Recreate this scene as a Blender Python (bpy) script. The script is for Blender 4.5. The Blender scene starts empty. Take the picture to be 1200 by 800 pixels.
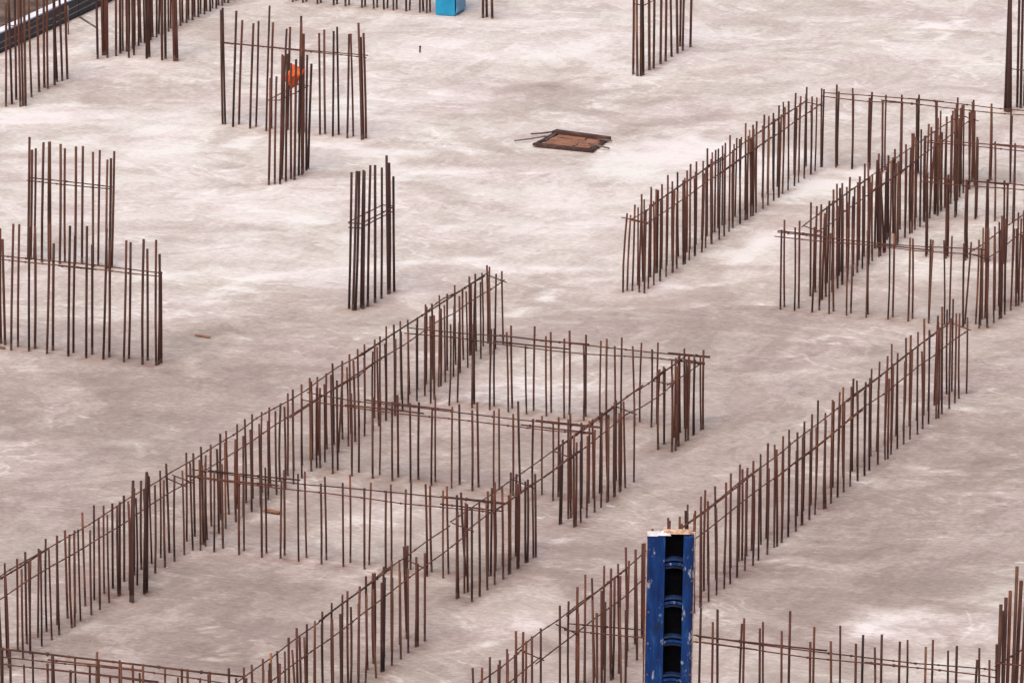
import bpy, bmesh, math, random
from mathutils import Vector, noise
R = math.radians
random.seed(7)
scene = bpy.context.scene
COL = scene.collection

# ------------------------------------------------------------------ camera frame
F = 8445.0                  # focal length in pixels of a 1200 px wide picture
P = R(14.8)                 # downward pitch
D0 = 78.0
CAM = Vector((0, -D0*math.cos(P), D0*math.sin(P)))
AZ = R(21.5)
A = Vector((math.sin(AZ), math.cos(AZ), 0))      # building axis going away
B = Vector((math.cos(AZ), -math.sin(AZ), 0))     # building axis going right
UP = Vector((0, 0, 1))

def ray(px, py):
    dx = (px-600)/F; dy = (400-py)/F
    return Vector((dx, math.cos(P)+dy*math.sin(P), -math.sin(P)+dy*math.cos(P)))
def at(px, py, z=0.0):                            # survey point on the slab
    d = ray(px, py); t = (z-CAM.z)/d.z
    return CAM + d*t
def on_plane(px, py, Y):                          # point in the upright plane at depth Y
    d = ray(px, py); t = (Y-CAM.y)/d.y
    return CAM + d*t

# ------------------------------------------------------------------ materials
def new_mat(name):
    m = bpy.data.materials.new(name); m.use_nodes = True
    nt = m.node_tree; nt.nodes.clear()
    out = nt.nodes.new('ShaderNodeOutputMaterial')
    b = nt.nodes.new('ShaderNodeBsdfPrincipled')
    nt.links.new(b.outputs[0], out.inputs[0])
    return m, nt, b
def N(nt, typ, **kw):
    n = nt.nodes.new(typ)
    for k, v in kw.items():
        if k in n.inputs.keys(): n.inputs[k].default_value = v
        else: setattr(n, k, v)
    return n
def ramp(nt, src, stops):
    r = nt.nodes.new('ShaderNodeValToRGB')
    while len(r.color_ramp.elements) < len(stops): r.color_ramp.elements.new(.5)
    for e, (p, c) in zip(r.color_ramp.elements, stops):
        e.position = p; e.color = (*c, 1) if len(c) == 3 else c
    nt.links.new(src, r.inputs[0]); return r
def mixc(nt, mode, fac, a, b):
    m = nt.nodes.new('ShaderNodeMix'); m.data_type = 'RGBA'; m.blend_type = mode; m.clamp_factor = True
    for v, s in ((fac, m.inputs[0]), (a, m.inputs[6]), (b, m.inputs[7])):
        if isinstance(v, (int, float)): s.default_value = v
        elif isinstance(v, tuple): s.default_value = (*v, 1)
        else: nt.links.new(v, s)
    return m.outputs[2]
def coords(nt, scale=(1, 1, 1), rot=(0, 0, 0)):
    g = nt.nodes.new('ShaderNodeNewGeometry')
    mp = nt.nodes.new('ShaderNodeMapping')
    mp.inputs['Scale'].default_value = scale; mp.inputs['Rotation'].default_value = rot
    nt.links.new(g.outputs['Position'], mp.inputs[0]); return mp.outputs[0]
def mth(nt, op, a, b=None, clamp=False):
    m = nt.nodes.new('ShaderNodeMath'); m.operation = op; m.use_clamp = clamp
    for v, s in ((a, m.inputs[0]), (b, m.inputs[1])):
        if v is None: continue
        if isinstance(v, (int, float)): s.default_value = v
        else: nt.links.new(v, s)
    return m.outputs[0]

def rust_mat(name, dark, mid, bright, orange_at=.66):
    m, nt, b = new_mat(name)
    oi = nt.nodes.new('ShaderNodeObjectInfo')
    n1 = N(nt, 'ShaderNodeTexNoise', Scale=1.0, Detail=4.0); nt.links.new(coords(nt, (9, 9, 3.2)), n1.inputs[0])
    n2 = N(nt, 'ShaderNodeTexNoise', Scale=70.0, Detail=2.0); nt.links.new(coords(nt), n2.inputs[0])
    v = mth(nt, 'ADD', mth(nt, 'MULTIPLY', n1.outputs[0], .75), mth(nt, 'MULTIPLY', n2.outputs[0], .25))
    v = mth(nt, 'ADD', v, mth(nt, 'MULTIPLY', mth(nt, 'SUBTRACT', oi.outputs['Random'], .5), .30))
    r = ramp(nt, v, [(.30, dark), (.52, mid), (orange_at, mid), (.86, bright)])
    sp = nt.nodes.new('ShaderNodeSeparateXYZ'); g = nt.nodes.new('ShaderNodeNewGeometry'); nt.links.new(g.outputs['Position'], sp.inputs[0])
    foot = mth(nt, 'SUBTRACT', 1.0, mth(nt, 'MULTIPLY', mth(nt, 'SUBTRACT', sp.outputs['Z'], mth(nt, 'MULTIPLY', oi.outputs['Random'], .07)), 40.0, True), True)
    col = mixc(nt, 'MIX', mth(nt, 'MULTIPLY', foot, .55), r.outputs[0], (.26, .20, .175))   # cement paste left on the lower end
    nt.links.new(col, b.inputs['Base Color'])
    b.inputs['Roughness'].default_value = .85; b.inputs['Metallic'].default_value = .0
    w = N(nt, 'ShaderNodeTexWave', Scale=1.0); w.bands_direction = 'Z'; nt.links.new(coords(nt, (30, 30, 60)), w.inputs[0])
    bp = N(nt, 'ShaderNodeBump', Strength=.5, Distance=.002); nt.links.new(w.outputs['Fac'], bp.inputs['Height'])
    nt.links.new(bp.outputs[0], b.inputs['Normal'])
    return m
RUST = rust_mat('rusty_rebar', (.036, .012, .008), (.115, .036, .020), (.31, .105, .042))
RUST2 = rust_mat('dark_rebar', (.024, .010, .008), (.068, .024, .016), (.19, .07, .034))
RUSTO = rust_mat('orange_rust_rebar', (.05, .020, .012), (.14, .055, .028), (.34, .15, .06), .6)

def coordsAB(nt, sa, sb):
    """position along the building axes, scaled sb along B and sa along A"""
    g = nt.nodes.new('ShaderNodeNewGeometry'); mp = nt.nodes.new('ShaderNodeMapping'); mp.vector_type = 'TEXTURE'
    mp.inputs['Rotation'].default_value = (0, 0, -AZ); mp.inputs['Scale'].default_value = (1/sb, 1/sa, 1)
    nt.links.new(g.outputs['Position'], mp.inputs[0]); return mp.outputs[0]
def concrete():
    m, nt, b = new_mat('cast_concrete')
    at_ = nt.nodes.new('ShaderNodeAttribute'); at_.attribute_name = 'tone'
    tone = at_.outputs['Fac']
    def noi(vec, scale, det, rough, dist=0.0):
        n = N(nt, 'ShaderNodeTexNoise', Scale=scale, Detail=det, Roughness=rough, Distortion=dist); nt.links.new(vec, n.inputs[0]); return n.outputs[0]
    big = noi(coords(nt), .45, 6.0, .6, 1.2)
    med = noi(coordsAB(nt, 1.0, .9), .9, 8.0, .68, 1.8)
    streak = noi(coordsAB(nt, 2.6, 1.0), 1.6, 7.0, .72, 1.6)
    streak2 = noi(coordsAB(nt, .9, 4.0), 1.7, 5.0, .7, .8)
    fine = noi(coordsAB(nt, 1.0, .55), 22.0, 5.0, .75)
    def term(v, x, k): return mth(nt, 'ADD', v, mth(nt, 'MULTIPLY', mth(nt, 'SUBTRACT', x, .5), k))
    v = term(tone, big, .50); v = term(v, med, .50); v = term(v, streak, .28); v = term(v, streak2, .30); v = term(v, fine, .85)
    film = ramp(nt, noi(coordsAB(nt, .8, .8), .55, 5.0, .6, 2.4), [(.505, (0, 0, 0)), (.535, (1, 1, 1))])   # crisp-edged dried film
    v = term(v, film.outputs[0], .11)
    film2 = ramp(nt, noi(coordsAB(nt, 1.1, .9), 1.3, 6.0, .65, 2.0), [(.60, (0, 0, 0)), (.63, (1, 1, 1))])
    v = mth(nt, 'ADD', v, mth(nt, 'MULTIPLY', film2.outputs[0], .10))
    # thin trowel ridges: narrow band around the middle of a slow noise
    tro = noi(coordsAB(nt, 1.0, .6), .9, 3.0, .5, 1.5)
    line = mth(nt, 'SUBTRACT', 1.0, mth(nt, 'MULTIPLY', mth(nt, 'ABSOLUTE', mth(nt, 'SUBTRACT', tro, .5)), 45.0), True)
    gate = ramp(nt, big, [(.50, (0, 0, 0)), (.58, (1, 1, 1))])
    v = mth(nt, 'ADD', v, mth(nt, 'MULTIPLY', mth(nt, 'MULTIPLY', line, gate.outputs[0]), .20))
    r = ramp(nt, v, [(0, (.235, .172, .150)), (.30, (.360, .283, .253)), (.55, (.500, .418, .383)), (.80, (.690, .622, .590)), (1, (.80, .755, .742))])
    tint = noi(coords(nt), .7, 3.0, .5)
    tr = ramp(nt, tint, [(.35, (1.0, .97, .97)), (.65, (.97, .985, .945))])
    c = mixc(nt, 'MULTIPLY', 1.0, r.outputs[0], tr.outputs[0])
    wn = N(nt, 'ShaderNodeTexNoise', Scale=9.0, Detail=2.0); nt.links.new(coords(nt), wn.inputs[0])
    def flecks(vec, scale, lo, hi, col, k, gate_=None):
        nonlocal c
        vo = N(nt, 'ShaderNodeTexVoronoi', Scale=scale, Randomness=1.0)
        nt.links.new(mixc(nt, 'LINEAR_LIGHT', .12, vec, wn.outputs[1]), vo.inputs[0])
        sp = ramp(nt, vo.outputs['Distance'], [(lo, (1, 1, 1)), (hi, (0, 0, 0))])
        f = mth(nt, 'MULTIPLY', sp.outputs[0], k)
        if gate_ is not None: f = mth(nt, 'MULTIPLY', f, gate_)
        c = mixc(nt, 'MIX', f, c, col)
    flecks(coordsAB(nt, 1.3, .7), 1.9, .07, .12, (.82, .78, .77), .55, gate.outputs[0])
    flecks(coordsAB(nt, 1, .8), 6.0, .10, .18, (.78, .72, .70), .30, ramp(nt, med, [(.5, (0, 0, 0)), (.6, (1, 1, 1))]).outputs[0])
    flecks(coordsAB(nt, 1.2, .7), 3.7, .03, .065, (.19, .14, .125), .40)
    flecks(coordsAB(nt, 1.0, .35), 1.1, .02, .05, (.17, .125, .11), .45)
    st = nt.nodes.new('ShaderNodeAttribute'); st.attribute_name = 'foot_rust_shade'  # rust bleed and contact shade painted around each bar foot
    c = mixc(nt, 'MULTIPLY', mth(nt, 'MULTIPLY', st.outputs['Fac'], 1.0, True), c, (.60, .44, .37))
    c = mixc(nt, 'MULTIPLY', 1.0, c, (1.01, .992, .955))
    nt.links.new(c, b.inputs['Base Color'])
    rr = ramp(nt, med, [(.3, (.6, .6, .6)), (.7, (.92, .92, .92))]); nt.links.new(rr.outputs[0], b.inputs['Roughness'])
    h = mth(nt, 'ADD', mth(nt, 'MULTIPLY', fine, .35), mth(nt, 'ADD', streak, med))
    bp = N(nt, 'ShaderNodeBump', Strength=.6, Distance=.02); nt.links.new(h, bp.inputs['Height'])
    nt.links.new(bp.outputs[0], b.inputs['Normal'])
    return m
CONC = concrete()

def mottled(name, c0, c1, c2, scale=6.0, rough=.7, lo=.35, hi=.7, metal=0.0, stretch=(1, 1, 1), bump=.3):
    m, nt, b = new_mat(name)
    n = N(nt, 'ShaderNodeTexNoise', Scale=scale, Detail=6.0, Roughness=.65); nt.links.new(coords(nt, stretch), n.inputs[0])
    r = ramp(nt, n.outputs[0], [(lo, c0), ((lo+hi)/2, c1), (hi, c2)])
    nt.links.new(r.outputs[0], b.inputs['Base Color'])
    b.inputs['Roughness'].default_value = rough; b.inputs['Metallic'].default_value = metal
    bp = N(nt, 'ShaderNodeBump', Strength=bump, Distance=.01); nt.links.new(n.outputs[0], bp.inputs['Height'])
    nt.links.new(bp.outputs[0], b.inputs['Normal'])
    return m
EARTH = mottled('brown_earth', (.05, .03, .02), (.16, .10, .07), (.30, .24, .20), 1.4, .95, .35, .68, bump=1)
NAVY = mottled('navy_formwork_paint', (.002, .003, .006), (.004, .008, .018), (.012, .03, .06), 3.0, .6, .3, .75)
WHITE = mottled('white_strip', (.55, .55, .58), (.80, .80, .82), (.86, .86, .88), 4, .7)
BLUE = mottled('worn_blue_paint', (.001, .014, .080), (.002, .032, .145), (.030, .10, .23), 9.0, .5, .30, .78, stretch=(2.2, 2.2, .5))
def spatter(m, col, scale, th, k):
    nt = m.node_tree; b = nt.nodes['Principled BSDF']; src = b.inputs['Base Color'].links[0].from_socket
    n = N(nt, 'ShaderNodeTexNoise', Scale=scale, Detail=6.0, Roughness=.7); nt.links.new(coords(nt, (1, 1, .45)), n.inputs[0])
    r = ramp(nt, n.outputs[0], [(th, (0, 0, 0)), (th+.05, (1, 1, 1))])
    nt.links.new(mixc(nt, 'MIX', mth(nt, 'MULTIPLY', r.outputs[0], k), src, col), b.inputs['Base Color'])
BLUE.node_tree.nodes['Principled BSDF'].inputs['Specular IOR Level'].default_value = .25
spatter(BLUE, (.42, .44, .48), 16, .60, .75); spatter(BLUE, (.010, .012, .02), 7, .60, .7); spatter(BLUE, (.14, .05, .025), 26, .64, .8)
BLUEDK = mottled('dark_blue_paint', (.002, .006, .02), (.004, .018, .07), (.01, .04, .12), 12.0, .55)  # darker blue for the upper and lower rib of each group
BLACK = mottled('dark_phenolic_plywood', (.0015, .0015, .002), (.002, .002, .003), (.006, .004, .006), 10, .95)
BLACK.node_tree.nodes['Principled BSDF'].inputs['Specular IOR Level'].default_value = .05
PLYEDGE = mottled('plywood_edge', (.40, .17, .07), (.62, .34, .20), (.78, .62, .48), 22, .8, .35, .6)
SPLASH = mottled('cement_splash', (.50, .44, .43), (.68, .63, .62), (.80, .77, .77), 14, .85)
MORTAR = mottled('dry_mortar', (.30, .24, .22), (.42, .35, .33), (.60, .54, .52), 5, .95)
TIMBER = mottled('weathered_timber', (.14, .055, .028), (.30, .13, .07), (.44, .24, .15), 7, .85, .35, .7, stretch=(1, 6, 1))
TIMBERDK = mottled('dark_timber', (.035, .015, .010), (.075, .030, .020), (.15, .065, .04), 8, .85)
CYAN = mottled('bright_blue_plastic', (.003, .20, .38), (.004, .27, .47), (.02, .33, .52), 3, .45)
CYANLT = mottled('pale_blue_plastic', (.07, .20, .33), (.11, .26, .40), (.16, .33, .46), 5, .55)  # paler blue for one side of the bin
GREYM = mottled('dull_steel_tube', (.06, .04, .03), (.13, .09, .07), (.26, .21, .18), 12, .55)
ORANGE = mottled('orange_cloth', (.42, .035, .008), (.72, .10, .02), (.85, .26, .08), 14, .9, .3, .7)

# ------------------------------------------------------------------ object helpers
def link(name, me, mat, parent=None, off=None):
    o = bpy.data.objects.new(name, me); COL.objects.link(o)
    if mat and not me.materials: me.materials.append(mat)
    if parent: o.parent = parent
    return o
def thing(name, label, cat, loc, group=None):
    o = bpy.data.objects.new(name, None); COL.objects.link(o); o.location = loc
    o.empty_display_size = .2
    o['label'] = label; o['category'] = cat
    if group: o['group'] = group
    return o
def tag(o, label, cat, group=None):
    o['label'] = label; o['category'] = cat
    if group: o['group'] = group
def tube(bm, pts, r, n=6, rs=None):
    pts = [Vector(p) for p in pts]; rings = []
    for i, p in enumerate(pts):
        d = (pts[min(i+1, len(pts)-1)] - pts[max(i-1, 0)]).normalized()
        u = d.cross(UP)
        if u.length < .2: u = d.cross(Vector((0, 1, 0)))
        u.normalize(); v = d.cross(u)
        rings.append([bm.verts.new(p + (u*math.cos(2*math.pi*k/n) + v*math.sin(2*math.pi*k/n))*(rs[i] if rs else r)) for k in range(n)])
    for a, b in zip(rings, rings[1:]):
        for k in range(n): bm.faces.new((a[k], a[(k+1) % n], b[(k+1) % n], b[k]))
    bm.faces.new(list(reversed(rings[0]))); bm.faces.new(rings[-1])
def done(bm, name, smooth=False):
    bmesh.ops.recalc_face_normals(bm, faces=bm.faces)
    me = bpy.data.meshes.new(name); bm.to_mesh(me); bm.free()
    if smooth:
        for p in me.polygons: p.use_smooth = True
    return me
def box(bm, o, ex, ey, ez):          # corner o and three edge vectors
    c = [o, o+ex, o+ex+ey, o+ey]; v = [bm.verts.new(p) for p in c] + [bm.verts.new(p+ez) for p in c]
    for f in ((0, 3, 2, 1), (4, 5, 6, 7), (0, 1, 5, 4), (1, 2, 6, 5), (2, 3, 7, 6), (3, 0, 4, 7)):
        bm.faces.new([v[i] for i in f])

FEET = []
def bar(root, base, top, r=.011, mat=None, name='vertical_bar'):
    """a single reinforcing bar, slightly bowed, rooted in the slab"""
    o = root.location; FEET.append(base.copy())
    bm = bmesh.new()
    d = top-base
    w = Vector((random.gauss(0, .0035), random.gauss(0, .0035), 0))
    tube(bm, [base-o-UP*.02, base-o+d*.35+w, base-o+d*.7+w*.8, top-o], r)
    me = done(bm, name, True)
    k = random.random()
    ob = link(name, me, mat or (RUST if k < .66 else RUST2 if k < .88 else RUSTO), root)
    return ob
def tie(root, p, q, r=.0062, wob=.012, mat=None, name='tie_bar'):
    """a long thin horizontal bar wired along a row of verticals"""
    o = root.location; L = (q-p).length; d = (q-p)/L; bm = bmesh.new()
    ks = [k*.55 for k in range(int(L/.55)+2)]; ws = [Vector((random.gauss(0, wob*.35), random.gauss(0, wob*.35), random.gauss(0, wob))) for _ in ks]
    ss = [0.0]; rr = [r]; u = random.uniform(.04, .2)
    while u < L-.04:                      # wire knots where it crosses the uprights
        kr = r*random.uniform(1.25, 2.1)
        ss += [u-.014, u-.008, u+.008, u+.014]; rr += [r, kr, kr*.9, r]; u += random.choice((.21, .21, .42))*random.uniform(.93, 1.07)
    ss.append(L); rr.append(r); pts = []
    for v in ss:
        k = min(int(v/.55), len(ks)-2); f = v/.55-k
        pts.append(p + d*v - o + ws[k].lerp(ws[k+1], min(1, f)))
    tube(bm, pts, r, 5, rr)
    return link(name, done(bm, name, True), mat or RUST, root)
def rail(root, p, q, z, laps=(), **kw):
    tie(root, p+UP*z, q+UP*z, **kw)
    for a, b, dz in laps:            # a second length lapped beside the first
        side = B*.012 if abs((q-p).normalized().dot(B)) < .5 else A*.012
        tie(root, p.lerp(q, a)+UP*(z+dz)+side, p.lerp(q, b)+UP*(z+dz)+side, wob=.005, r=.0085)

WG = 'wall starter bar cages tied along the slab'
CG = 'column starter bar cages standing on the slab'
counts = {}
def lean(p, h, s=.010):
    if random.random() < .06: s = .028
    return p + Vector((random.gauss(0, s)*h, random.gauss(0, s)*h, h))

def wall_along(label, p0, p1, h=.88, s=.21, t=.17, z1=.77, z2=.72, double=.10, hj=.026, ext=(0, 0), laps1=(), laps2=(), cap=100, r=.011, links=True, name='wall_rebar_cage', phase=0.0):
    """wall running away from the camera: p0 near, p1 far, the right hand row of bars"""
    a = at(*p0); b = at(*p1); L = (b-a).length; d = (b-a).normalized(); side = Vector((d.y, -d.x, 0))
    root = thing(name, label, 'rebar cage', a, WG)
    n = int(L/s); k = 0; st = L/n
    f = F/(a.lerp(b, .5)-CAM).length                     # how the rear row falls against the front one
    mid = a.lerp(b, .5)
    def sx(p): return (p.x-CAM.x)/(p-CAM).dot(Vector((0, math.cos(P), -math.sin(P))))
    sh = (sx(mid)-sx(mid-side*t))/((sx(mid+d*.5)-sx(mid))/.5)
    sh = (sh % st) + phase*st
    for i in range(n+1):
        for row in (0, 1):
            q = a + d*(min(L, i*st + (sh if row else 0)) + random.gauss(0, .02 if phase else .012)) - side*t*row + side*random.gauss(0, .006)
            if k >= cap: break
            bar(root, q, lean(q, h+random.gauss(0, hj)), r=r*random.uniform(.84, 1.06)); k += 1
            if random.random() < double and k < cap:
                q2 = q + d*random.uniform(.025, .05) + side*random.uniform(-.02, .02)
                bar(root, q2, lean(q2, h+random.gauss(.0, hj)), r=r); k += 1
    rail(root, a-side*(t+.016)-d*(.1+ext[0]), b-side*(t+.016)+d*(.06+ext[1]), z1, laps1)
    rail(root, a-side*.016-d*(.1+ext[0]), b-side*.016+d*(.06+ext[1]), z2, laps2)
    if links:
        for e in (a-d*.02, b+d*.02): tie(root, e-side*(t+.03)+UP*(z1-.02), e+side*.03+UP*(z2-.015), wob=.002)
    counts[label] = k
    return root, a, b, d, side

def wall_across(label, p0, p1, xs, h=.84, t=.15, z1=.765, z2=.735, hj=.03, r=.011, ends=(.05, .05), laps1=(), laps2=(), name='wall_rebar_cage', hb=0, pair=None):
    """wall running left to right: xs are the survey marks of the front bars"""
    a = at(*p0); b = at(*p1); d = (b-a).normalized(); back = Vector((-d.y, d.x, 0))
    root = thing(name, label, 'rebar cage', a, WG)
    k = 0
    for x in xs:
        y = p0[1] + (x-p0[0])*(p1[1]-p0[1])/(p1[0]-p0[0])
        q = at(x, y)
        for row in (0, 1):
            g = q + back*t*row + d*random.gauss(0, .012)
            if row and pair is not None: g = q + back*t*row*1.0 + d*pair
            bar(root, g, lean(g, h+hb*row+random.gauss(0, hj)), r=r*random.uniform(.84, 1.06)); k += 1
    rail(root, a-d*ends[0]-back*.018, b+d*ends[1]-back*.018, z2, laps2)
    rail(root, a-d*ends[0]+back*(t-.018), b+d*ends[1]+back*(t-.018), z1, laps1)
    counts[label] = k
    return root, a, b, d, back

def column(label, bars, rings=(), r=.0125, h=1.5, name='column_rebar_cage', thick=(), group=CG, mat=None):
    """bars: (base x, base y[, top x, top y]) survey marks"""
    base = at(bars[0][0], bars[0][1])
    root = thing(name, label, 'rebar cage', base, group)
    for i, bb in enumerate(bars):
        g = at(bb[0], bb[1])
        if len(bb) >= 4:
            tp = on_plane(bb[2], bb[3], g.y)
        else:
            tp = lean(g, h+random.gauss(0, .05), .010)
        tp.y += random.gauss(0, .01)
        mm = mat or (RUSTO if 'above the timber hatch' in label and i in (1, 2, 4, 6) else None)
        bar(root, g, tp, r=r*(1.35 if i in thick else random.uniform(.92, 1.1)), mat=mm)
    for pts, z in rings:
        P_ = [at(*p)+UP*z for p in pts]
        for u, v in zip(P_, P_[1:]): tie(root, u, v, wob=.004, r=.0065)
    counts[label] = len(bars)
    return root

# ------------------------------------------------------------------ the slab and the ground
PATCH = [  # survey x, y, half width, half height, tone   (cement bloom, laitance and damp areas)
 (110,150,200,22,.24),(40,230,170,40,.10),(270,235,150,45,.10),(180,320,190,30,.14),(100,195,140,14,-.05),(360,300,110,50,.14),
 (560,322,170,12,.20),(680,300,90,30,.12),(560,240,120,45,.10),(470,180,60,8,.24),(470,120,110,25,.14),(560,60,140,30,.10),
 (650,60,90,26,.18),(760,190,65,18,.30),(840,205,60,16,.10),(700,240,80,35,.12),(640,112,110,16,-.12),(760,145,80,12,-.14),
 (900,40,180,40,.06),(1080,60,120,40,.04),(1010,190,80,10,.24),(960,218,60,12,.28),(900,300,45,16,.24),(870,330,60,8,.20),(770,338,40,14,.10),
 (1060,300,60,20,.18),(1130,230,60,14,.16),(1060,350,90,16,.08),(900,400,160,40,-.08),(930,440,120,8,.10),(830,380,80,12,-.06),
 (100,480,170,40,-.10),(60,540,90,25,.08),(250,420,160,30,-.08),(150,600,120,30,-.10),(330,370,120,14,-.08),(330,440,60,12,.03),
 (620,450,70,22,.20),(540,530,80,16,.06),(420,605,90,30,.16),(300,630,60,12,.04),(250,735,140,45,-.12),(330,690,60,12,-.04),
 (700,520,90,20,-.03),(860,470,80,20,.02),(640,650,110,20,-.06),(590,715,60,22,.22),(530,760,80,30,.08),(700,690,60,20,-.08),
 (960,690,120,40,-.12),(1000,600,140,40,-.10),(1130,530,90,40,-.10),(1100,760,75,30,.26),(1060,735,30,14,.12),(880,795,90,26,.20),
 (1190,720,40,30,.2),(980,668,34,8,.18),(700,430,30,8,.14),(850,200,60,14,.2),(1150,440,80,30,-.06),(60,110,90,14,-.10),(330,225,80,12,-.06),
 (160,780,30,8,.1),(209,725,13,3,.42),(213,737,10,2.5,.36),(252,757,12,3,.40),(243,742,10,2,.30),(184,722,8,2,.25),(222,764,9,2,.3),(150,715,9,2,.2),(300,747,14,3,.22),(1075,555,10,3,.32),(1128,558,10,3,.34),(1161,586,12,3,.34),(850,550,16,3,.22),(560,762,20,4,.24),(960,665,14,5,.26),(985,690,12,6,.24),(690,640,14,3,.2),(1100,28,10,2,.35),(1068,50,14,2.5,.35),(1155,38,12,2,.3),(1112,34,8,2,.3),(590,188,14,3,.3),(430,112,16,3,.2),(285,187,16,3,.28),(790,372,12,3,.25),(760,366,12,3,.2),(640,800,80,30,.1),
]
def field(x, y):
    p = Vector((x, y, 0))
    wx = noise.fractal(p*.55, 1.0, 2.1, 4)*1.2; wy = noise.fractal(p*.55+Vector((31, 7, 0)), 1.0, 2.1, 4)*2.0
    return x+wx*.55, y+wy*.8
patch_w = []
for (px, py, rx, ry, am) in PATCH:
    c = at(px, py); e = at(px+rx, py); f = at(px, max(py-ry, -400)); f2 = at(px, py+ry)
    patch_w.append((c.x, c.y, (e.x-c.x), abs(f.y-f2.y)*.5, am))
STROKE = [  # trowel ridges and pour lines: survey marks, half width m, tone
 ([(470,309),(560,305),(650,315),(745,318)],.10,.20),([(735,322),(672,333),(640,352),(600,366)],.11,.16),([(640,352),(700,362),(760,371),(830,376)],.08,.14),
 ([(740,328),(800,336),(870,331),(918,343)],.09,.20),([(190,374),(240,352),(290,329),(350,318),(440,314)],.07,.16),([(375,172),(430,177),(492,179)],.13,.26),
 ([(0,520),(90,513),(180,522),(205,505)],.12,.14),([(860,388),(930,396),(1010,392)],.08,.10),([(1000,748),(1045,728),(1090,712),(1180,690)],.14,.22),
 ([(860,310),(900,283),(925,276)],.12,.20),([(965,262),(1060,255),(1090,262)],.10,.12),([(960,222),(990,214),(1020,205)],.16,.22),
 ([(640,268),(720,262),(790,250)],.10,.08),([(440,210),(500,196),(560,205)],.07,.10),([(1010,470),(1090,480),(1180,470)],.07,.07),
 ([(850,620),(930,640),(1010,636),(1100,655)],.06,.06),([(60,560),(130,548),(230,536)],.08,.08),([(120,760),(160,730),(225,700),(240,672)],.08,.10),
 ([(560,440),(640,446),(720,456)],.07,.14),([(580,470),(660,478),(700,474)],.06,.12),([(870,60),(960,52),(1060,66)],.10,.08),([(560,100),(660,92),(720,104)],.10,.08),
 ([(230,205),(300,224),(390,222)],.08,-.10),([(20,118),(120,140),(240,150),(330,160)],.16,-.10),([(640,100),(720,118),(800,116)],.16,-.10),
 ([(210,395),(300,380),(420,386),(520,372)],.20,-.09),([(0,428),(90,436),(200,436)],.16,-.12),([(20,778),(109,727),(234,647),(400,533),(590,410)],.07,.12),
 ([(690,822),(827,713),(960,607),(1044,532),(1134,466)],.07,.14),([(262,652),(402,668),(520,682)],.05,.08),([(765,340),(870,266),(962,201)],.07,.08),
]
stroke_w = [([at(*p) for p in pts], w_, a_) for pts, w_, a_ in STROKE]
# straight pour edge: pale laitance on the upper side of a line in the left part, and by the lower right
def tone(x, y):
    X, Y = field(x, y); v = .53
    for cx, cy, rx, ry, am in patch_w:
        q = ((X-cx)/rx)**2 + ((Y-cy)/ry)**2
        if q < 6: v += 1.15*am*math.exp(-q*q*.6 if am > .2 else -q)
    X2, Y2 = x+(X-x)*.16, y+(Y-y)*.16
    brk = .55+.9*noise.noise(Vector((x*1.3, y*1.3, 5)))
    for pts, hw, am in stroke_w:
        for p_, q_ in zip(pts, pts[1:]):
            if min(p_.x, q_.x)-1 < X2 < max(p_.x, q_.x)+1 and min(p_.y, q_.y)-1 < Y2 < max(p_.y, q_.y)+1:
                ex, ey = q_.x-p_.x, q_.y-p_.y; t_ = max(0, min(1, ((X2-p_.x)*ex+(Y2-p_.y)*ey)/(ex*ex+ey*ey)))
                dd = math.hypot(X2-p_.x-ex*t_, Y2-p_.y-ey*t_)/hw
                if dd < 2.2: v += 1.7*am*math.exp(-dd*dd)*max(0.15, brk); break
    # far part of the slab toned paler than the near part
    v += .15*math.tanh((y-1.0)/5.0)
    return v
def make_slab():
    e0 = at(0, 63); along = A                       # left edge of the slab carries the edge formwork
    o = e0 - along*46; W, L = 42.0, 84.0; s = .14
    nx, ny = 170, 330
    # finer where the slab is seen, coarse outside
    def axis(n, total, fine0, fine1):
        pts = []; v = 0
        while v < total:
            pts.append(v); v += .085 if fine0 < v < fine1 else 1.5
        pts.append(total); return pts
    us = axis(0, W, -1, 19.5); vs = axis(0, L, 16, 64)
    verts = []; tones = []; rust_shades = []
    from mathutils import kdtree
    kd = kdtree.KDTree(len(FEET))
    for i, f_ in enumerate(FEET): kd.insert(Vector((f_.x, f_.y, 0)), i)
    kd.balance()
    for v in vs:
        for u in us:
            p = o + B*u + along*v
            z = noise.noise(Vector((p.x*.5, p.y*.5, 0)))*.008
            verts.append((p.x, p.y, z)); tones.append(tone(p.x, p.y)); q_ = Vector((p.x+random.gauss(0, .02), p.y+random.gauss(0, .02), 0)); dd = kd.find(q_)[2]; rust_shades.append(math.exp(-(dd/.085)**2)*(.6+.8*noise.noise(p*3.0)))  # rust tint with painted contact shade, fading out from the nearest foot
    nu = len(us); faces = []
    for j in range(len(vs)-1):
        for i in range(nu-1):
            a = j*nu+i; faces.append((a, a+1, a+nu+1, a+nu))
    # border skirt, 0.3 m deep
    ring = [i for i in range(nu)] + [j*nu+nu-1 for j in range(1, len(vs))] + [(len(vs)-1)*nu+i for i in range(nu-2, -1, -1)] + [j*nu for j in range(len(vs)-2, 0, -1)]
    base = len(verts)
    for i in ring: verts.append((verts[i][0], verts[i][1], -.30)); tones.append(.35); rust_shades.append(0)
    m = len(ring)
    for k in range(m): faces.append((ring[k], base+k, base+(k+1) % m, ring[(k+1) % m]))
    me = bpy.data.meshes.new('concrete_slab'); me.from_pydata(verts, [], faces)
    at_ = me.attributes.new('tone', 'FLOAT', 'POINT'); at_.data.foreach_set('value', tones)
    at2 = me.attributes.new('foot_rust_shade', 'FLOAT', 'POINT'); at2.data.foreach_set('value', rust_shades)
    for p in me.polygons: p.use_smooth = True
    ob = link('concrete_slab', me, CONC); ob['kind'] = 'structure'
    return o
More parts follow.
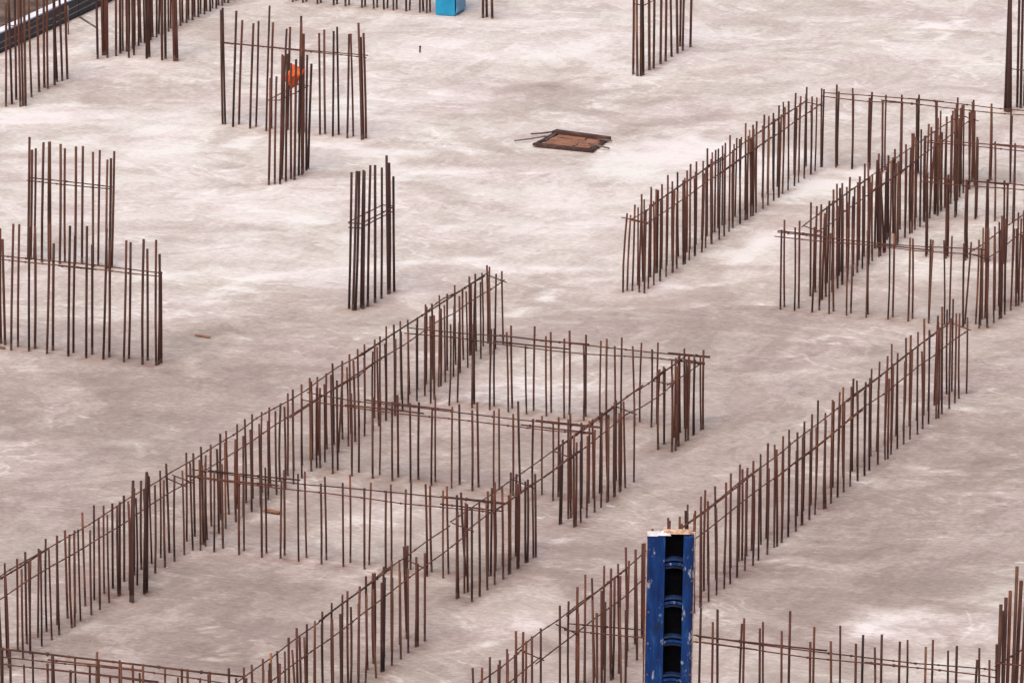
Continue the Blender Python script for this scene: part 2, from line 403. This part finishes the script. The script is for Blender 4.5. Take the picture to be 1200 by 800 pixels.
def make_ground():
    bm = bmesh.new(); bmesh.ops.create_grid(bm, x_segments=90, y_segments=90, size=1)
    for v in bm.verts:
        x, y = v.co.x, v.co.y
        X = math.copysign(abs(x)**2.4, x)*2500; Y = math.copysign(abs(y)**2.4, y)*2500
        v.co = Vector((X, Y+10, -3.2+noise.noise(Vector((X*.12, Y*.12, 0)))*.35))
    o = link('ground', done(bm, 'ground', True), EARTH); o['kind'] = 'structure'
make_ground()

# ------------------------------------------------------------------ core walls
ap = at(18, 1)
wall_along('long tied wall cage from the left frame edge to the nearest cross wall', (-22, 803), (216, 650), h=.87, z1=.775, z2=.70, ext=(0, .1), laps1=((.05, .4, .01),), double=.08, phase=-.5)
r_, a_, b_, d_, s_ = wall_along('longest left wall cage, passing three cross walls and ending near the single column', (226, 644), (590, 403), h=.845, phase=.2, z1=.765, z2=.70, double=.04, laps1=((.55, .98, .008),), laps2=((.3, .6, .01),))
# the two thick doubled bars standing proud of the near wall
root = thing('tall_starter_bar_pair', 'two thicker darker starter bars standing just in front of the left wall cage', 'rebar', at(155, 706), None)
for (x, y, tx, ty) in ((153, 705, 156, 563), (155.5, 706, 157, 572), (169, 696, 172, 553), (172, 694, 172.5, 556)):
    g = at(x, y); bar(root, g, on_plane(tx, ty, g.y), r=.014, mat=RUST2)

wall_across('nearest full cross wall cage, ending at the corner with the second doorway piece', (222, 643), (540, 680), [235, 255, 280, 306, 327, 352, 375, 402, 427, 452, 475, 498, 519, 538], h=.835, ends=(.02, .38), laps1=((.05, .35, .01), (.8, 1.02, .012)), laps2=((.0, .3, .01), (.82, 1.02, .01)), hb=.03)
wall_across('middle of the three cross wall cages inside the long enclosure', (365, 552), (660, 588), [366, 389, 413, 437, 460, 482, 506, 530, 554, 577, 601, 626, 647, 664], h=.835, ends=(.1, .35), laps1=((.2, .5, .01), (.78, 1.0, .01)), laps2=((.15, .42, .01), (.75, 1.0, .012)), hb=.03)
wall_across('farthest of the three cross wall cages, running to the small corner cage', (500, 472.5), (768, 501), [503, 529, 551, 574, 596, 618, 641, 662, 683, 702, 720, 743, 763], h=.84, ends=(.25, .55), laps1=((.3, .6, .01), (.86, 1.0, .01)), laps2=((.3, .55, .012), (.88, 1.0, .01)), hb=.04)
wall_along('right wall cage piece nearest the bottom frame edge, left of the doorway gap', (265, 930), (497, 750), h=.86, z1=.79, z2=.70, ext=(0, 1.1), laps1=((.45, .75, .01),), double=.2)
wall_along('short right wall cage piece between two doorway gaps, meeting the nearest cross wall', (553, 705), (623, 654), h=.85, z1=.79, z2=.72, ext=(0, 1.35), s=.19, double=.42, laps2=((.2, .9, .012),))
wall_along('short right wall cage piece between two doorway gaps, meeting the middle cross wall', (672, 618), (742, 565), h=.85, z1=.79, z2=.72, ext=(0, 1.35), s=.19, double=.42, laps1=((.1, .8, .012),))
wall_along('small corner cage where the farthest cross wall meets the right wall line', (787, 529), (821, 504), h=.82, s=.19, z1=.755, z2=.73, ext=(0, .05), double=1.0, laps1=((.1, .8, .012),))
wall_along('long single wall cage on the right, running away beyond the blue formwork panel', (812, 719), (1133, 461), h=.93, s=.210, z1=.77, z2=.70, hj=.05, double=.22, laps1=((.05, .3, .01), (.6, .95, .01)), laps2=((.3, .6, .01),), ext=(.15, 0))
wall_along('wall cage piece left of the blue formwork panel, in line with the long right wall', (676, 828), (800, 728), h=.96, s=.215, z1=.79, z2=.71, hj=.06, double=.12, laps1=((.3, .7, .01),), ext=(.9, .1))
wall_along('low cage piece at the bottom edge just left of the blue formwork panel', (575, 912), (633, 862), h=.98, z1=.80, z2=.72, hj=.05, double=.05)
wall_across('bottom right cross wall cage with loose bar tops right of the blue panel', (668, 832), (1160, 891), [700, 727, 755, 784, 811, 834, 865, 890, 917, 947, 974, 1001, 1025, 1054, 1083, 1111, 1138, 1158], h=.955, hb=.06, z1=.79, z2=.775, ends=(.05, .05), laps1=((.3, .6, .01), ), laps2=((.32, .45, .01), (.7, .8, .01)), hj=.035)
wall_across('bottom left cross wall cage with a long straight rod on top', (-40, 859), (285, 897), [-38, -12, 5, 31, 57, 81, 107, 132, 158, 184, 210, 236, 262, 283], h=.755, hb=.02, hj=.03, z1=.72, z2=.69, ends=(.1, .05), laps1=((.3, .62, .01),), laps2=((.3, .7, .01),))
root = [o for o in COL.objects if o.get('label', '').startswith('bottom left cross')][0]
pa, pb = at(-40, 865), at(285, 903)
tie(root, pa+UP*.875, pb+UP*.875, wob=.004, r=.010, mat=RUSTO)
for x in (3, 63, 117, 143, 169, 221, 247):
    g = at(x, 865+(x+40)*38/325); bar(root, g, g+UP*.885, r=.011)

# ------------------------------------------------------------------ upper right enclosure
wall_along('wall cage forming the left side of the upper right enclosure up to its back corner', (760, 339), (961, 196), h=.95, z1=.80, z2=.76, hj=.05, s=.195, double=.32, laps1=((.1, .5, .01), (.7, .99, .01)), laps2=((.4, .7, .01),))
root = [o for o in COL.objects if o.get('label', '').startswith('wall cage forming the left')][0]
for (x, y, tx, ty) in ((730, 343, 735, 250), (735, 341, 739, 252), (741, 341, 744, 240), (749, 343, 752, 238), (755, 344, 757, 246)):
    g = at(x, y); bar(root, g, on_plane(tx, ty, g.y))
tie(root, at(728, 343)+UP*.86, at(760, 347)+UP*.84, wob=.004)
wall_across('back cross wall cage of the upper right enclosure with widely spaced bars', (964, 195), (1215, 219), [980, 998, 1018, 1036, 1055, 1075, 1096, 1119, 1139, 1160, 1183, 1205], h=.94, t=.10, z1=.89, z2=.86, hj=.04, r=.0125, laps1=((.35, .5, .01),), laps2=((.25, .42, .01),), pair=-.025, ends=(.02, .3))
wall_along('dense rusty wall cage through the upper right enclosure', (961, 352), (1142, 218), h=.97, z1=.86, z2=.80, hj=.06, s=.19, double=.42, laps1=((.1, .4, .01),), laps2=((.3, .6, .01),), r=.012)
wall_across('front cross wall cage of the upper right enclosure, starting left of the dense wall', (912, 362), (1150, 385), [914, 932, 955, 971, 993, 1015, 1040, 1065, 1086, 1107, 1127, 1147], h=.92, t=.12, z1=.84, z2=.82, hj=.035, laps1=((.0, .2, .01),), laps2=((.5, .75, .01),))
wall_across('second inner cross wall cage from the back of the upper right enclosure', (1090, 252), (1215, 264), [1098, 1119, 1143, 1165, 1187, 1208], h=.93, t=.10, z1=.88, z2=.86, r=.0125, laps1=((.45, .9, .01),), pair=-.02, ends=(.05, .3))
wall_across('inner cross wall cage just behind the front cross wall of the upper right enclosure', (1082, 300), (1215, 313), [1085, 1109, 1132, 1155, 1177, 1199, 1213], h=.93, t=.10, z1=.90, z2=.88, r=.0125, laps1=((.3, .6, .01),), pair=-.02, ends=(.05, .3))
wall_along('wall cage at the right frame edge, forming the right side of the upper right enclosure', (1157, 384), (1270, 300), h=.96, z1=.84, z2=.78, hj=.06, s=.20, double=.35)

# ------------------------------------------------------------------ columns and far groups
column('small freestanding column cage in the middle of the slab, eight bars wide', [(409, 362, 412, 202), (413.5, 364, 418, 201), (416.5, 364, 421, 201), (423, 361, 426, 199), (425.5, 362, 427, 201), (431, 359, 434, 194), (439.5, 355, 439.5, 194), (447, 350, 447.5, 196), (455, 345, 453, 182), (456.5, 344, 456, 191), (462, 342, 461, 207)],
       rings=(([(409, 362), (424, 363), (463, 342), (448, 341), (409, 362)], .98), ([(409, 362), (424, 363), (463, 342)], .93)), r=.014, mat=RUST2)
column('narrow column cage with the orange cloth caught among its bars', [(315, 217, 317, 92), (322, 216, 324, 90), (328, 216, 331, 64), (335, 213, 337, 63), (341, 210, 341, 74), (345, 211, 347, 70), (350, 206, 353, 66), (355, 203, 355, 40), (354, 205, 353, 26), (359, 200, 360, 65), (361, 198, 365, 75), (330, 210, 333, 66)],
       rings=(([(315, 217), (328, 217), (362, 198), (350, 197), (315, 217)], 1.02),), r=.014)
column('wide column cage directly behind the narrow one with the orange cloth', [(261, 146, 259, 12), (264, 146, 261, 9), (273, 149, 277, 13), (280, 146, 284, 24), (293, 151, 297, 28), (300, 149, 303, 25), (312, 154, 316, 7), (318, 151, 320, 26), (330, 155, 336, 34), (337, 153, 340, 32), (350, 156, 353, 19), (356, 155, 356, 40), (375, 158, 374, 39), (381, 157, 380, 35), (390, 160, 391, 37), (397, 158, 395, 32), (407, 162, 409, 40), (414, 160, 411, 40), (424, 164, 420, 27), (426, 163, 423, 44), (429, 162, 426, 39)],
       rings=(([(259, 146), (430, 164)], 1.02), ([(262, 143), (432, 160)], 1.00)), r=.013)
column('left column cage standing farther back, behind the wide near one', [(33, 304, 34.5, 161), (36, 304, 37.5, 176), (40, 303, 42, 174), (49, 307, 51, 167), (57, 304, 57.5, 166), (59, 304, 58.5, 166), (70, 309, 71, 169), (76, 307, 76, 174), (88, 309, 89, 172), (96, 309, 97, 172), (109, 313, 109, 178), (115, 311, 117, 176), (125, 315, 126, 187), (128, 314, 130, 186), (131, 313, 134, 177)],
       rings=(([(33, 305), (131, 316)], .93), ([(36, 301), (133, 312)], .92)), r=.0135)
column('wide column cage nearest the left frame edge', [(-4, 405, -3, 272), (1, 402, 0, 268), (6, 404, 3, 280), (13, 410, 15.5, 263), (21, 406, 22.5, 263), (34, 411, 34.5, 266), (41, 408, 41, 266), (55, 414, 58.5, 262), (62, 410, 63, 285), (80, 417, 82, 265), (86, 413, 88, 276), (101, 419, 102, 265), (108, 415, 108, 287), (121, 421, 125, 268), (128, 418, 128.5, 279), (145, 424, 148, 282), (151, 420, 153, 284), (167, 427, 168.5, 280), (173, 422, 172.5, 292), (183, 428, 183, 281), (186, 427, 187, 298), (189, 425, 188.5, 318)],
       rings=(([(-6, 408), (190, 430)], 1.00), ([(-6, 403), (192, 425)], .99), ([(70, 416), (115, 421)], .985)), r=.0135)
column('column cage cut off by the top edge above the timber hatch', [(742, 87), (747, 89), (751, 89), (754, 88), (761, 82), (766, 80), (774, 75), (780, 72), (787, 67), (794, 63), (800, 60), (809, 56), (797, 55)], rings=(([(742, 87), (754, 89), (809, 57)], .9),), r=.016, h=1.6)
column('column cage in the top left corner in front of the edge formwork', [(7, 125, 7, 4), (14, 122), (19, 117), (24, 125), (27, 124), (30, 124), (37, 114), (46, 108), (52, 103), (56, 104), (64, 100), (67, 96), (73, 95), (79, 93)], rings=(([(5, 122), (30, 125), (80, 94)], 1.0),), r=.0145, h=1.5)
column('broad column cage cut off by the top edge, right of the edge formwork', [(114.5, 69), (121, 65), (123.5, 65), (126, 68), (136, 66), (141, 63), (151, 68), (157, 65), (172, 69), (175, 67), (190, 71), (194, 69), (204.5, 72), (207.5, 72)], thick=(1, 2, 12, 13), r=.015, h=1.6)
column('tall dark bars at the right frame edge behind the enclosure', [(1178, 131), (1181, 132), (1184, 131), (1192, 126), (1196, 127), (1200, 124), (1207, 122)], thick=(0, 1, 2), rings=(([(1178, 131), (1210, 135)], .55),), r=.015, h=1.75, mat=RUST2)
column('leaning bars of a column cage in the bottom right corner', [(1166, 893, 1173, 708), (1170, 890, 1179, 700), (1173, 889, 1176, 716), (1177, 886, 1184, 692), (1183, 880, 1192, 664), (1188, 876, 1197, 681), (1193, 871, 1203, 690), (1205, 862, 1212, 676)],
       rings=(([(1164, 894), (1220, 899)], .93), ([(1164, 894), (1215, 862)], .90)), r=.016)

def far_row(label, pts, h, r=.013):
    return column(label, pts, r=r, h=h, group=WG, name='wall_rebar_cage')
far_row('far wall cage receding behind the broad column cage at the top left', [(x + e, 60-(x-144)*.475 + e*.1) for x in range(144, 290, 7) for e in (0, 4.5)], .95)
far_row('farthest cross wall cage, its feet along the top edge left of the blue bin', [(x + e, 2.5+(x-340)*.083 - e*.35) for x in (343, 355, 372, 391, 405, 424, 438, 450, 461, 476, 492, 500) for e in (0, 4)], .9)
far_row('three starter bars at the top edge right of the blue bin', [(566, 21.5), (570.5, 20.5), (577, 22)], .9, .017)
far_row('far cross wall cage beyond the top edge past the column above the hatch', [(x + e, -45+(x-700)*.083 - e*.35) for x in (690, 712, 735) for e in (0, 4)], .9) if False else None

make_slab()
# lone peg
bm = bmesh.new(); g = at(492, 62)
tube(bm, [Vector((0, 0, -.01)), Vector((.004, 0, .09))], .011, 6); tube(bm, [Vector((-.012, 0, .075)), Vector((.02, 0, .08))], .006, 5)
o = link('steel_peg', done(bm, 'steel_peg'), RUST2); o.location = g; tag(o, 'tiny lone dark peg on bare concrete below the blue bin', 'peg')

# ------------------------------------------------------------------ orange cloth among the narrow column bars
c = on_plane(345, 89, (at(341, 210).y + at(352, 200).y)*.5)
bm = bmesh.new(); bmesh.ops.create_icosphere(bm, subdivisions=4, radius=1)
for v in bm.verts:
    d = v.co.copy(); n = 1+.22*noise.noise(d*2.3)+.12*noise.noise(d*5.5)
    fold = 1+.07*math.sin(9*math.atan2(d.y, d.x))
    taper = 1-.38*max(0, -d.z)-.30*max(0, d.z)
    v.co = Vector((d.x*.105*n*fold*taper + .02*math.sin(d.z*4), d.y*.06*n*fold*taper, d.z*.120*n + .03*d.x + .02*math.sin(d.x*6+1)))
o = link('orange_cloth', done(bm, 'orange_cloth', True), ORANGE); o.location = c
tag(o, 'crumpled orange cloth bundle wedged among the bars of the narrow column cage', 'cloth')

# ------------------------------------------------------------------ timber hatch
HZ = .012
p00, p01, p11, p10 = at(627, 172), at(652, 158), at(711, 166), at(694, 179)
root = thing('timber_hatch', 'brown timber hatch with dark frame lying over a floor opening', 'hatch', p00)
root.location.z = HZ
O = p00
def quad_beam(p, q, w, h, name, mat, z=0.0, e=.0):
    d = (q-p).normalized(); s = Vector((d.y, -d.x, 0)); bm = bmesh.new()
    box(bm, p-d*e-s*w*.5-O+UP*z, (q-p)+d*2*e, s*w, UP*h)
    bmesh.ops.bevel(bm, geom=bm.edges[:], offset=.004, segments=1)
    return link(name, done(bm, name), mat, root)
quad_beam(p00, p10, .06, .030, 'frame_beam', TIMBERDK, .004, .02)
quad_beam(p01, p11, .11, .040, 'frame_beam', TIMBERDK, .004, .03)
quad_beam(p00.lerp(p01, .06), p01, .04, .02, 'frame_beam', TIMBERDK, .006)
quad_beam(p10.lerp(p11, .06), p11, .04, .02, 'frame_beam', TIMBERDK, .006)
n = 4
for i in range(n):
    for u0, u1 in ((.06+.03*(i % 2), .60+.03*(i % 2)), (.64+.02*(i % 2), .90+.03*(i % 3))):
        f0 = (i+.35)/(n+.6); f1 = (i+1.22)/(n+.6)
        def P4(u, f): return p00.lerp(p10, u).lerp(p01.lerp(p11, u), f)
        vs = [P4(u0, f0), P4(u1, f0+.01), P4(u1, f1), P4(u0, f1-.02)]
        bm = bmesh.new(); zz = .010+random.uniform(0, .010)
        a = [bm.verts.new(v-O+UP*.005) for v in vs]; b2 = [bm.verts.new(v-O+UP*zz) for v in vs]
        bm.faces.new(a[::-1]); bm.faces.new(b2)
        for k in range(4): bm.faces.new((a[k], a[(k+1) % 4], b2[(k+1) % 4], b2[k]))
        link('plank', done(bm, 'plank'), TIMBER, root)
for (x0, y0, x1, y1) in ((603, 168, 640, 164), (622, 160, 648, 159), (640, 167, 655, 158)):
    bm = bmesh.new(); tube(bm, [at(x0, y0)-O+UP*.02, at((x0+x1)/2, (y0+y1)/2)-O+UP*.022, at(x1, y1)-O+UP*.035], .010, 6); link('loose_rod', done(bm, 'loose_rod'), RUST2, root)
for (x0, y0, x1, y1) in ((700, 169, 717, 168), (690, 174, 714, 177)):
    bm = bmesh.new(); tube(bm, [at(x0, y0)-O+UP*.05, at(x1, y1)-O+UP*.02], .012, 6); link('loose_rod', done(bm, 'loose_rod'), RUST2, root)

# ------------------------------------------------------------------ edge formwork, guard tubes
e0 = at(0, 63)
root = thing('edge_formwork', 'dark navy edge formwork with a white top strip along the slab edge, top left', 'formwork', e0)
s0, s1 = -45, 37
for k in range(int(s0/2.4), int(s1/2.4)):
    bm = bmesh.new(); box(bm, A*(k*2.4+.006)-B*.13+UP*(-.05), A*2.388, B*.125, UP*.29)
    bmesh.ops.bevel(bm, geom=bm.edges[:], offset=.005, segments=1)
    f = link('panel', done(bm, 'panel'), NAVY, root)
    bm = bmesh.new(); box(bm, A*(k*2.4+.01)-B*.15+UP*.242, A*2.38, B*.125, UP*.02)
    link('top_strip', done(bm, 'top_strip'), WHITE, f)
root = thing('guard_rail', 'pair of thin pale tubes running beside the navy edge formwork', 'railing', e0+B*.5)
O = root.location
q0 = at(10, 76); q1 = at(122, 20)
dr = (q1-q0).normalized()
for z, off in ((.26, 0), (.34, .0)):
    bm = bmesh.new(); tube(bm, [q0-dr*1-O+UP*z, q0.lerp(q1, .5)-O+UP*(z-.02), q1-O+dr*1+UP*z, q1-O+dr*7+UP*(z)], .0065, 8)
    link('tube', done(bm, 'tube', True), GREYM, root)
for f in (-.4, .62, 1.6):
    g = q0 + (q1-q0)*f; bm = bmesh.new(); tube(bm, [g-O-UP*.01, g-O+UP*.38], .009, 8); link('post', done(bm, 'post', True), GREYM, root)
bm = bmesh.new(); g0 = at(113, 69)
tube(bm, [on_plane(113.5, 33, g0.y)-O, on_plane(93, 20, g0.y+.5)-O], .013, 6); link('brace', done(bm, 'brace', True), GREYM, root)

# ------------------------------------------------------------------ blue bin at the top edge
g0, g1, g2 = at(510, 18.5), at(533, 20), at(553, 18)
root = thing('blue_bin', 'bright blue box shaped bin with a paler side, cut off by the top edge', 'bin', g1)
O = root.location; H = 1.05
u = g0-g1; v = g2-g1
u = u.normalized()*.27; v = Vector((-u.y, u.x, 0)); v = v if v.x > 0 else -v; v = v.normalized()*.46
# body tapers to its base, a lid overhangs it
def prism(name, z0, z1, s0, s1, mat, parent, side=None):
    bm = bmesh.new(); c = (u+v)*.5
    def rg(s, z): return [bm.verts.new(c+(p-c)*s+UP*z) for p in (Vector(), u, u+v, v)]
    a = rg(s0, z0); b2 = rg(s1, z1); bm.faces.new(a); bm.faces.new(b2[::-1])
    for k in range(4): bm.faces.new((a[k], a[(k+1) % 4], b2[(k+1) % 4], b2[k]))
    bmesh.ops.bevel(bm, geom=bm.edges[:], offset=.012, segments=2)
    return link(name, done(bm, name), mat, parent)
bodyo = prism('body', .01, .92, .96, 1.04, CYAN, root)
bm = bmesh.new()
w = v.normalized(); nrm = -u.normalized()
box(bm, v*.06+nrm*.012+UP*.05, v*.80, nrm*.012, UP*.80); link('side_panel', done(bm, 'side_panel'), CYANLT, root)
prism('lid', .925, .99, 1.10, 1.06, CYAN, root)

# ------------------------------------------------------------------ blue formwork panel, near
gb = at(778.5, 962); O = gb
root = thing('formwork_panel', 'worn blue steel formwork panel standing on end with ladder-like black recesses', 'formwork', gb)
root.rotation_euler = (0, R(.9), 0)
Hh = 2.57
X = Vector((1, 0, 0)); Y = Vector((0, 1, 0))
def piece(name, x0, x1, y0, y1, z0, z1, mat, par=root, bev=.006):
    bm = bmesh.new(); box(bm, Vector((x0, y0, z0)), X*(x1-x0), Y*(y1-y0), UP*(z1-z0))
    if bev: bmesh.ops.bevel(bm, geom=bm.edges[:], offset=bev, segments=2)
    return link(name, done(bm, name), mat, par)
def channel(name, xs, z1, mat):
    """folded steel edge rail: outline in plan extruded upwards"""
    bm = bmesh.new(); lo = [bm.verts.new((x, y, 0)) for x, y in xs]; hi = [bm.verts.new((x, y, z1)) for x, y in xs]
    bm.faces.new(lo); bm.faces.new(hi[::-1])
    for k in range(len(xs)): bm.faces.new((lo[k], lo[(k+1) % len(xs)], hi[(k+1) % len(xs)], hi[k]))
    return link(name, done(bm, name), mat, root)
channel('side_rail', [(-.195, 0), (-.165, -.014), (-.105, -.014), (-.075, -.006), (-.045, -.004), (-.036, .10), (-.195, .10)], Hh, BLUE)
channel('side_rail', [(.112, -.004), (.135, -.012), (.165, -.012), (.180, -.002), (.203, .02), (.203, .10), (.116, .10)], Hh-.01, BLUE)
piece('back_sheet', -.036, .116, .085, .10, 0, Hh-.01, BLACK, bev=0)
piece('face_board', -.20, .215, .102, .122, .0, Hh+.006, PLYEDGE, bev=.002)
for sx_, n_ in ((-.175, 9), (.19, 9)):            # bolts down each rail
    for i in range(n_):
        bm = bmesh.new(); bmesh.ops.create_cone(bm, cap_ends=True, segments=6, radius1=.011, radius2=.009, depth=.012)
        for v_ in bm.verts: v_.co = Vector((v_.co.x+sx_, -v_.co.z-(.006 if sx_ < 0 else -.004), v_.co.y + Hh-.12-i*.28))
        link('bolt', done(bm, 'bolt'), GREYM, root)
k = 0; z = Hh-.235
while z > .05:
    for dz, yy in ((0, .012), (-.038, .004), (-.072, .03)):
        # curved cross rib
        bm = bmesh.new(); n = 8; prof = []
        for i in range(n+1):
            t_ = i/n; x = -.040+.152*t_; s = math.sin(math.pi*t_)
            prof.append((x, yy+.002, z+dz+.012*s))
        vs = [[bm.verts.new((x, y, zz)), bm.verts.new((x, y+.075, zz)), bm.verts.new((x, y+.075, zz+.020)), bm.verts.new((x, y, zz+.020))] for x, y, zz in prof]
        for a, b2 in zip(vs, vs[1:]):
            for j in range(4): bm.faces.new((a[j], a[(j+1) % 4], b2[(j+1) % 4], b2[j]))
        bm.faces.new(vs[0]); bm.faces.new(vs[-1][::-1])
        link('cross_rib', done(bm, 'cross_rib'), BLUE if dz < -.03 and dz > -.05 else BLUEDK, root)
    z -= .345; k += 1
# top edge: splashed cement and a bare board end
bm = bmesh.new()
bmesh.ops.create_grid(bm, x_segments=26, y_segments=8, size=.5)
for v_ in bm.verts:
    x, y = v_.co.x, v_.co.y
    nz = noise.noise(Vector((x*7, y*3, 2)))
    v_.co = Vector((x*.20-.098, y*.12+.044, Hh+.006+max(0, .022*(1-(2*y)**4)*(1-(2*x)**6)*(.7+nz))))
    if x < -.05: v_.co.z -= .006
link('cement_crust', done(bm, 'cement_crust', True), SPLASH, root)
piece('top_board', -.06, .17, .04, .10, Hh+.004, Hh+.032, PLYEDGE, bev=.005)

# ------------------------------------------------------------------ mortar crumbs along the feet of the cages (beyond counting)
bm = bmesh.new()
lines = [((-20, 803), (590, 404), 340), ((676, 828), (1133, 461), 260), ((740, 345), (961, 197), 90), ((553, 706), (742, 566), 110), ((265, 930), (497, 751), 60), ((961, 353), (1142, 219), 80),
         ((255, 650), (530, 682), 60), ((390, 558), (650, 589), 40), ((912, 364), (1150, 387), 40)]
def crumb(p, s):
    z = .004
    h = s*random.uniform(.3, .7); n = 5; a0 = random.random()*6
    ring = [bm.verts.new(p+Vector((math.cos(a0+k*6.283/n)*s*random.uniform(.7, 1.2), math.sin(a0+k*6.283/n)*s*random.uniform(.7, 1.2), 0))) for k in range(n)]
    t_ = bm.verts.new(p+Vector((random.uniform(-.3, .3)*s, random.uniform(-.3, .3)*s, h)))
    for k in range(n): bm.faces.new((ring[k], ring[(k+1) % n], t_))
for p0, p1, n in lines:
    a, b = at(*p0), at(*p1); d = (b-a).normalized(); sd = Vector((d.y, -d.x, 0))
    for i in range(n):
        crumb(a+(b-a)*random.random()+sd*(random.gauss(.02, .09)), abs(random.gauss(.006, .005))+.004)
o = link('mortar_crumbs', done(bm, 'mortar_crumbs'), MORTAR); o['kind'] = 'stuff'; tag(o, 'pale mortar crumbs scattered along the feet of the wall cages', 'rubble')
# dark offcuts lying on the slab
for (x0, y0, x1, y1, lb) in ((310, 599, 328, 602, 'dark wood offcut lying inside the nearest cell of the long enclosure'), (-6, 407, 6, 409, 'dark scrap of timber at the foot of the wide left column cage'), (229, 394, 246, 396.5, 'thin dark offcut on bare concrete right of the wide left column cage')):
    p, q = at(x0, y0), at(x1, y1); d = (q-p); s = Vector((d.y, -d.x, 0)).normalized()
    bm = bmesh.new(); w_ = .035 if y0 > 500 else .018; box(bm, -s*w_, d, s*w_*2, UP*.010); bmesh.ops.bevel(bm, geom=bm.edges[:], offset=.003, segments=1)
    o = link('wood_offcut', done(bm, 'wood_offcut'), TIMBER); o.location = p+UP*.012; tag(o, lb, 'offcut')

# ------------------------------------------------------------------ world, sun, camera
w = bpy.data.worlds.new('World'); scene.world = w; w.use_nodes = True; nt = w.node_tree
bg = nt.nodes['Background']; sky = nt.nodes.new('ShaderNodeTexSky'); sky.sky_type = 'NISHITA'; sky.sun_disc = False
SE, SR = R(58), R(200)
sky.sun_elevation = SE; sky.sun_rotation = SR; sky.air_density = 1.0; sky.dust_density = 4.0; sky.ozone_density = 1.0
nt.links.new(sky.outputs[0], bg.inputs[0]); bg.inputs[1].default_value = .11
sd = bpy.data.lights.new('sun', 'SUN'); sd.energy = 1.5; sd.angle = R(35); sd.color = (1, .93, .86)
so = bpy.data.objects.new('sun', sd); COL.objects.link(so)
dirv = Vector((math.sin(SR)*math.cos(SE), math.cos(SR)*math.cos(SE), math.sin(SE)))
so.rotation_euler = dirv.to_track_quat('Z', 'Y').to_euler(); so.location = (0, -20, 30)
cd = bpy.data.cameras.new('camera'); cam = bpy.data.objects.new('camera', cd); COL.objects.link(cam)
cam.location = CAM; cam.rotation_euler = (R(90)-P, 0, 0)
cd.sensor_width = 36; cd.lens = F/1200*36; cd.clip_start = 1; cd.clip_end = 6000
scene.camera = cam
scene.view_settings.view_transform = 'Standard'; scene.view_settings.look = 'None'
scene.view_settings.exposure = 0.46; scene.view_settings.gamma = 1
for k, v in counts.items(): print(v, k)
print('objects', len(COL.objects))
